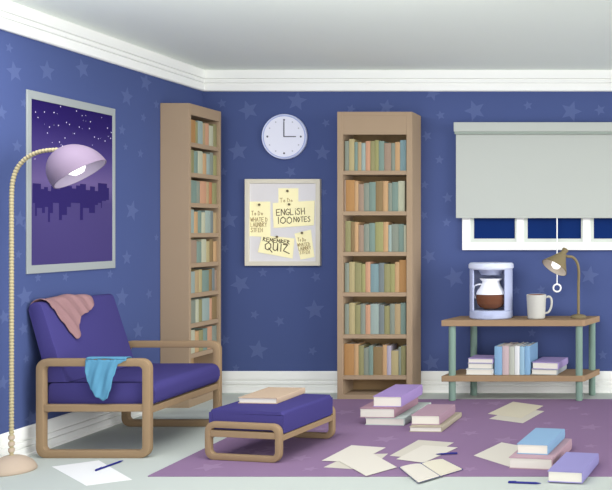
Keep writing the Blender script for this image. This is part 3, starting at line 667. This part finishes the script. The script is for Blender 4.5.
def write(bm, text, u0, v0, h, wid, ang, stroke, origin, y):
    """strokes of ink on a note: u right, v up, in metres from origin (x,z)"""
    tot = sum(WID.get(c, .8) for c in text); sx = wid / tot; u = 0
    ca, sa = math.cos(ang), math.sin(ang)
    for ch in text:
        for st_ in GL.get(ch, []):
            P = [(u0 + (u + a) * sx, v0 + b * h) for a, b in st_]
            P = [(origin[0] + a * ca - b * sa, origin[1] + a * sa + b * ca) for a, b in P]
            for (a, b), (c, e) in zip(P, P[1:]):
                dx_, dz_ = c - a, e - b; l = math.hypot(dx_, dz_) or 1e-6; nx, nz = -dz_ / l * stroke / 2, dx_ / l * stroke / 2; ex, ez = dx_ / l * stroke * .3, dz_ / l * stroke * .3
                prism(bm, [(a - ex + nx, b - ez + nz), (a - ex - nx, b - ez - nz), (c + ex - nx, e + ez - nz), (c + ex + nx, e + ez + nz)], 'y', y - 0.0005, y)
        u += WID.get(ch, .8)
    return bm
def note(pts, y, label, texts, pin, pinlabel):
    P = [on_back(px, py, y) for px, py in pts]           # clockwise from top left
    cx = sum(p[0] for p in P) / 4; cz = sum(p[1] for p in P) / 4
    n_ = thing('sticky_note', label, 'note', (cx, y, cz), 0, 'notes pinned on the board')
    obj('note_sheet', prism(bmesh.new(), P, 'y', y, y + 0.0012), cream_m, n_)
    bm = bmesh.new()
    for (t, px, py, h, wpx, ang, stroke) in texts:
        write(bm, t, 0, 0, h * y / F, wpx * y / F, math.radians(ang), stroke, on_back(px, py, y), y - 0.0001)
    obj('handwriting', bm, ink2_m if texts[0][6] > 0.005 else ink3_m, n_)
    px_, pz_ = on_back(*pin, y)
    p = obj('pushpin', lathe(bmesh.new(), [(0, 0), (0.004, 0), (0.004, 0.006), (0.010, 0.008), (0.010, 0.013), (0.006, 0.016), (0, 0.0165)], frame_to((0, 0, 0), (0, -1, 0)), 14), M('pin_olive', (110, 100, 80)))
    p.location = (px_, y - 0.0006, pz_); base(p, pinlabel, 'pushpin', 'pushpins on the board')
yn = Yb + 0.0125
note([(278.4,188.2),(298.3,188.2),(298.3,207.5),(278.4,207.5)], yn, 'small cream note pinned highest, partly behind the wide note about English', [('To Do', 280, 202.3, 4.2, 13, 0, 0.0045)], (288, 191), 'pushpin in the highest small note on the board')
note([(249.8,201.6),(270.2,201.6),(270.4,237.5),(249.6,236)], yn, 'tall cream to do note at the left edge of the board', [('To Do', 251.3, 215.2, 4.2, 12, 0, 0.0045), ('WHATE D', 250.6, 221.5, 4, 17.5, 0, 0.0045), ('LAUNDRY', 250.8, 226.8, 4.2, 16.5, 1, 0.0045), ('STFEH', 250.8, 232, 4, 12.5, 0, 0.0045)], (259.8, 204.7), 'pushpin in the tall note at the board left')
note([(272.6,203),(314.6,200.6),(313.9,225.2),(273.6,228)], yn - 0.003, 'wide cream note reading ENGLISH 100 NOTES', [('ENGLiSH', 276.6, 215.6, 6.2, 29.5, 3, 0.0062), ('100', 277.5, 223.6, 6.6, 15.5, 0, 0.0065), ('NOTES', 293.8, 222, 5, 17.5, 2, 0.0058)], (289.6, 204.4), 'pushpin in the wide note about English')
note([(261.8,235.2),(294.4,238.4),(292.6,258.6),(257.8,252.2)], yn - 0.003, 'tilted cream note reading REMEMBER QUIZ at the board bottom', [('REMEMBER', 263, 241.0, 3.8, 27.5, -7, 0.0058), ('QUIZ', 264.6, 249.6, 7.5, 25, -6, 0.0078)], (277.4, 236.8), 'pushpin in the tilted quiz note')
note([(294.4,233.6),(310.8,229.6),(314.4,257),(300.5,259.6)], yn, 'cream to do note tilted at the lower right of the board', [('To Do', 297.6, 241.4, 3.6, 8.5, 0, 0.004), ('WHATED', 297.6, 246.6, 3.2, 13, 5, 0.004), ('LAUNDRY', 298.8, 250.4, 3.2, 12.5, 6, 0.004), ('STFEH', 299.8, 254.2, 3.2, 10.5, 4, 0.004)], (302.4, 232.9), 'pushpin in the lower right note')

# ------------------------------------------------------------ framed poster on the left wall
fx = LW + 0.012
ya, yb = on_left(27.5, 0, fx)[0], on_left(115.5, 0, fx)[0]; za, zb = 1.098, 2.212
ps = thing('framed_poster', 'tall grey framed poster of a night skyline on the left wall', 'picture', (LW, (ya + yb) / 2, za))
fw = 0.034
bm = bmesh.new()
O = [(ya, za), (yb, za), (yb, zb), (ya, zb)]; I = [(ya + fw, za + fw * 1.5), (yb - fw * 0.8, za + fw * 1.5), (yb - fw * 0.8, zb - fw * 1.5), (ya + fw, zb - fw * 1.5)]
for k in range(4):
    k2 = (k + 1) % 4; prism(bm, [O[k], O[k2], I[k2], I[k]], 'x', LW + 0.001, fx, bev=0.002)
obj('poster_frame', bm, steel_m, ps)
pm = bpy.data.materials.new('poster_print'); pm.use_nodes = True; nt = pm.node_tree; pb = nt.nodes['Principled BSDF']; pb.inputs['Roughness'].default_value = 0.8; pb.inputs['Specular IOR Level'].default_value = 0.1
tc = nt.nodes.new('ShaderNodeTexCoord'); sp = nt.nodes.new('ShaderNodeSeparateXYZ'); mr = nt.nodes.new('ShaderNodeMapRange'); cr_ = nt.nodes.new('ShaderNodeValToRGB')
nt.links.new(tc.outputs['Object'], sp.inputs[0]); nt.links.new(sp.outputs['Z'], mr.inputs['Value']); nt.links.new(mr.outputs[0], cr_.inputs[0]); nt.links.new(cr_.outputs[0], pb.inputs['Base Color'])
mr.inputs['From Min'].default_value = 0.0; mr.inputs['From Max'].default_value = zb - za
def rgbl(c): return tuple(lin(v) * 0.75 for v in c) + (1,)
es = cr_.color_ramp.elements; es[0].position = 0.0; es[0].color = rgbl((76, 66, 124)); es[1].position = 1.0; es[1].color = rgbl((34, 20, 92))
for pos, c in ((0.40, (80, 70, 126)), (0.52, (112, 96, 150)), (0.68, (76, 64, 128)), (0.85, (46, 32, 102))):
    e = es.new(pos); e.color = rgbl(c)
bm = B(LW + 0.002, LW + 0.007, ya + fw * 0.9, yb - fw * 0.7, za + fw * 1.4, zb - fw * 1.4)
xq = LW + 0.0076; zhor = on_left(70, 198, xq)[1]
T0 = 198.123
def pq(p0, p1, t0, t1, mi):
    a0 = on_left(p0, t0, xq); a1 = on_left(p1, t0, xq); yA, yB = a0[0], a1[0]
    zt = H - (t0 - 230) * ((yA + yB) / 2) / F; zb_ = H - (t1 - 230) * ((yA + yB) / 2) / F
    if t0 is T0: zt = zhor
    if t1 is T0: zb_ = zhor
    flat(bm, [(xq, yA, zb_), (xq, yB, zb_), (xq, yB, zt), (xq, yA, zt)], mi)
tops_ = [(32.6,41,183.5),(41,44,189),(44,48,187),(48,51,191),(51,55,186),(55,60,189),(60,66,184.5),(66,72,186),(72,76,188.5),(76,80,185.5),(80,86,184),(86,90,190),(90,95,186.5),(95,98,191),(98,101,183),(101,107,183.5),(107,109,188)]
bots_ = [(32.6,35,203),(35,37,216),(37,42,208),(42,45,213),(45,48,207),(48,50,222),(50,53,213),(53,59,203),(59,62,220),(62,67,215),(67,71,207),(71,80,203),(80,83,220),(83,89,208),(89,95,213),(95,98,205),(98,101,203),(101,102,208),(102,106,201)]
for a, b, t in tops_: pq(a, b, t, T0, 1)
for a, b, t in bots_: pq(a, b, T0, t, 1)
rs = random.Random(3)
known = [(60.5,106.5),(76.5,111),(54,112.5),(38,117.5),(90.5,121.7),(35.5,112),(44.5,112),(66.5,122.5),(79.3,127),(74.5,133.5),(47.5,133),(89.5,128.5),(107.5,128),(111.3,132.5),(59.5,142),(65,138),(94.5,137),(105,141),(49.5,127),(69.5,124.5),(58.5,125.5)]
for px, py in known + [(rs.uniform(34, 111), rs.uniform(112, 168)) for _ in range(28)]:
    s = rs.choice((0.15, 0.22, 0.3)) if (px, py) not in known else 0.36
    if 97 + (px - 32) * 0.19 < py - 2: pq(px - s, px + s, py - s * 1.4, py + s * 1.4, 2)
obj('poster_print', bm, [pm, M('skyline_indigo', (50, 40, 104), 0.75), M('print_star', (235, 232, 250))], ps)

# ------------------------------------------------------------ roller blind
vx0, vz1 = on_back(453.6, 122.2, 6.90); vx1 = on_back(655, 0, 6.90)[0]; vz0 = on_back(0, 131.5, 6.90)[1]
rb = thing('roller_blind', 'pale grey roller blind pulled most of the way down the window', 'blind', ((vx0 + vx1) / 2, BW, vz1))
obj('valance', B(vx0, vx1, 6.90, BW - 0.002, vz0, vz1, 0.003), blind_m, rb)
obj('valance_bottom_line', B(vx0 + 0.006, vx1 - 0.006, 6.905, 6.935, vz0 - 0.020, vz0, 0.002), blindd_m, rb)  # darker strip along the bottom edge of the valance
sx0, sz0 = on_back(456, 218, 6.93); sx1 = on_back(653, 0, 6.93)[0]
obj('blind_sheet', B(sx0, sx1, 6.930, 6.934, sz0, vz0), blind_m, rb)
obj('bottom_bar', B(sx0, sx1, 6.926, 6.938, sz0 - 0.001, sz0 + 0.014, 0.003), blind_m, rb)
cxp = (557 - 655) * 6.93 / F; zr = H - (288 - 230) * 6.93 / F
ropem = M('cord_white', (240, 240, 240))
obj('pull_cord', tube(bmesh.new(), [(cxp, 6.932, sz0), (cxp, 6.932, zr + 0.036)], 0.005, 8), ropem, rb)
obj('pull_ring', tube(bmesh.new(), [(cxp + 0.031 * math.cos(2 * PI * k / 32), 6.932, zr + 0.031 * math.sin(2 * PI * k / 32)) for k in range(32)], 0.0075, 10, closed=True), ropem, rb, smooth=True)

# ------------------------------------------------------------ floor lamp
lx, ly = -3.642, 4.72
lm = thing('floor_lamp', 'tall arc floor lamp with lilac dome shade beside the lounge chair', 'lamp', (lx, ly, 0))
bs = M('floor_lamp_base', (178, 161, 144), rough=0.7); rope = M('floor_lamp_stem', (190, 178, 142), 0.75, rough=0.8)
auto(obj('base', lathe(bmesh.new(), [(0, 0), (0.116, 0), (0.120, 0.006), (0.116, 0.022), (0.10, 0.048), (0.07, 0.072), (0.04, 0.085), (0.012, 0.09), (0, 0.09)], Matrix.Translation((lx, ly, 0)), 48), bs, lm), 60)
k_ = ly / F
def lp(px, py): return ((px - 655) * k_, ly, H - (py - 230) * k_)
path = smooth_path([(lx, ly, 0.08), (lx, ly, 0.5), (lx, ly, 1.0), (lx, ly, 1.45), lp(11.6, 196), lp(12.6, 182), lp(16.2, 170.3), lp(22.6, 161.4), lp(31.6, 154.9), lp(43, 151), lp(58.5, 149.6)], 30)
# resample evenly and bead it
d_ = [0]
for a, b in zip(path, path[1:]): d_.append(d_[-1] + (b - a).length)
tot = d_[-1]; pitch = 0.0185; nS = int(tot / (pitch / 6)); pts = []; rr = []; idx = 0
for i in range(nS + 1):
    s = tot * i / nS
    while idx < len(d_) - 2 and d_[idx + 1] < s: idx += 1
    t = (s - d_[idx]) / max(1e-9, d_[idx + 1] - d_[idx]); pts.append(path[idx].lerp(path[idx + 1], min(1, t)))
    ph = (s % pitch) / pitch; rr.append(0.0062 + 0.0066 * math.sqrt(max(0, math.sin(PI * ph))))
obj('stem', tube(bmesh.new(), pts, rr, 12), rope, lm, smooth=True)
for zc in (0.19, 0.155, 0.12):
    obj('collar', lathe(bmesh.new(), [(0, 0), (0.0145, 0), (0.0155, 0.004), (0.0155, 0.016), (0.0145, 0.02), (0, 0.02)], Matrix.Translation((lx, ly, zc - 0.01)), 20), bs, lm)
rc = Vector(lp(79.0, 172.5)); axl = Vector((0.52, 0.16, -0.80)).normalized(); Rl = 0.148
SM = frame_to(rc, axl)
outer = [(Rl * math.sin(PI / 2 * i / 14), -0.164 * math.cos(PI / 2 * i / 14)) for i in range(15)]
inner = [((Rl - 0.005) * math.sin(PI / 2 * i / 14), -0.152 * math.cos(PI / 2 * i / 14)) for i in range(14, -1, -1)]
lsh = obj('lamp_shade', lathe(bmesh.new(), outer + [(Rl, 0.012), (Rl - 0.005, 0.012)] + inner, SM, 56), M('shade_lilac', (182, 162, 190), 0.42, rough=0.6), lm); auto(lsh, 60)
obj('shade_lining', lathe(bmesh.new(), [((Rl - 0.0065) * math.sin(PI / 2 * i / 14), -0.150 * math.cos(PI / 2 * i / 14)) for i in range(15)] + [(Rl - 0.0065, 0.0115)], SM, 56), M('shade_lining', (214, 202, 226), 0.6), lsh, smooth=True)
obj('bulb', lathe(bmesh.new(), [(0, -0.13), (0.02, -0.128), (0.022, -0.10), (0.042, -0.075), (0.052, -0.045), (0.047, -0.015), (0.028, 0.004), (0, 0.01)], SM, 28), bulb_m, lm, smooth=True)
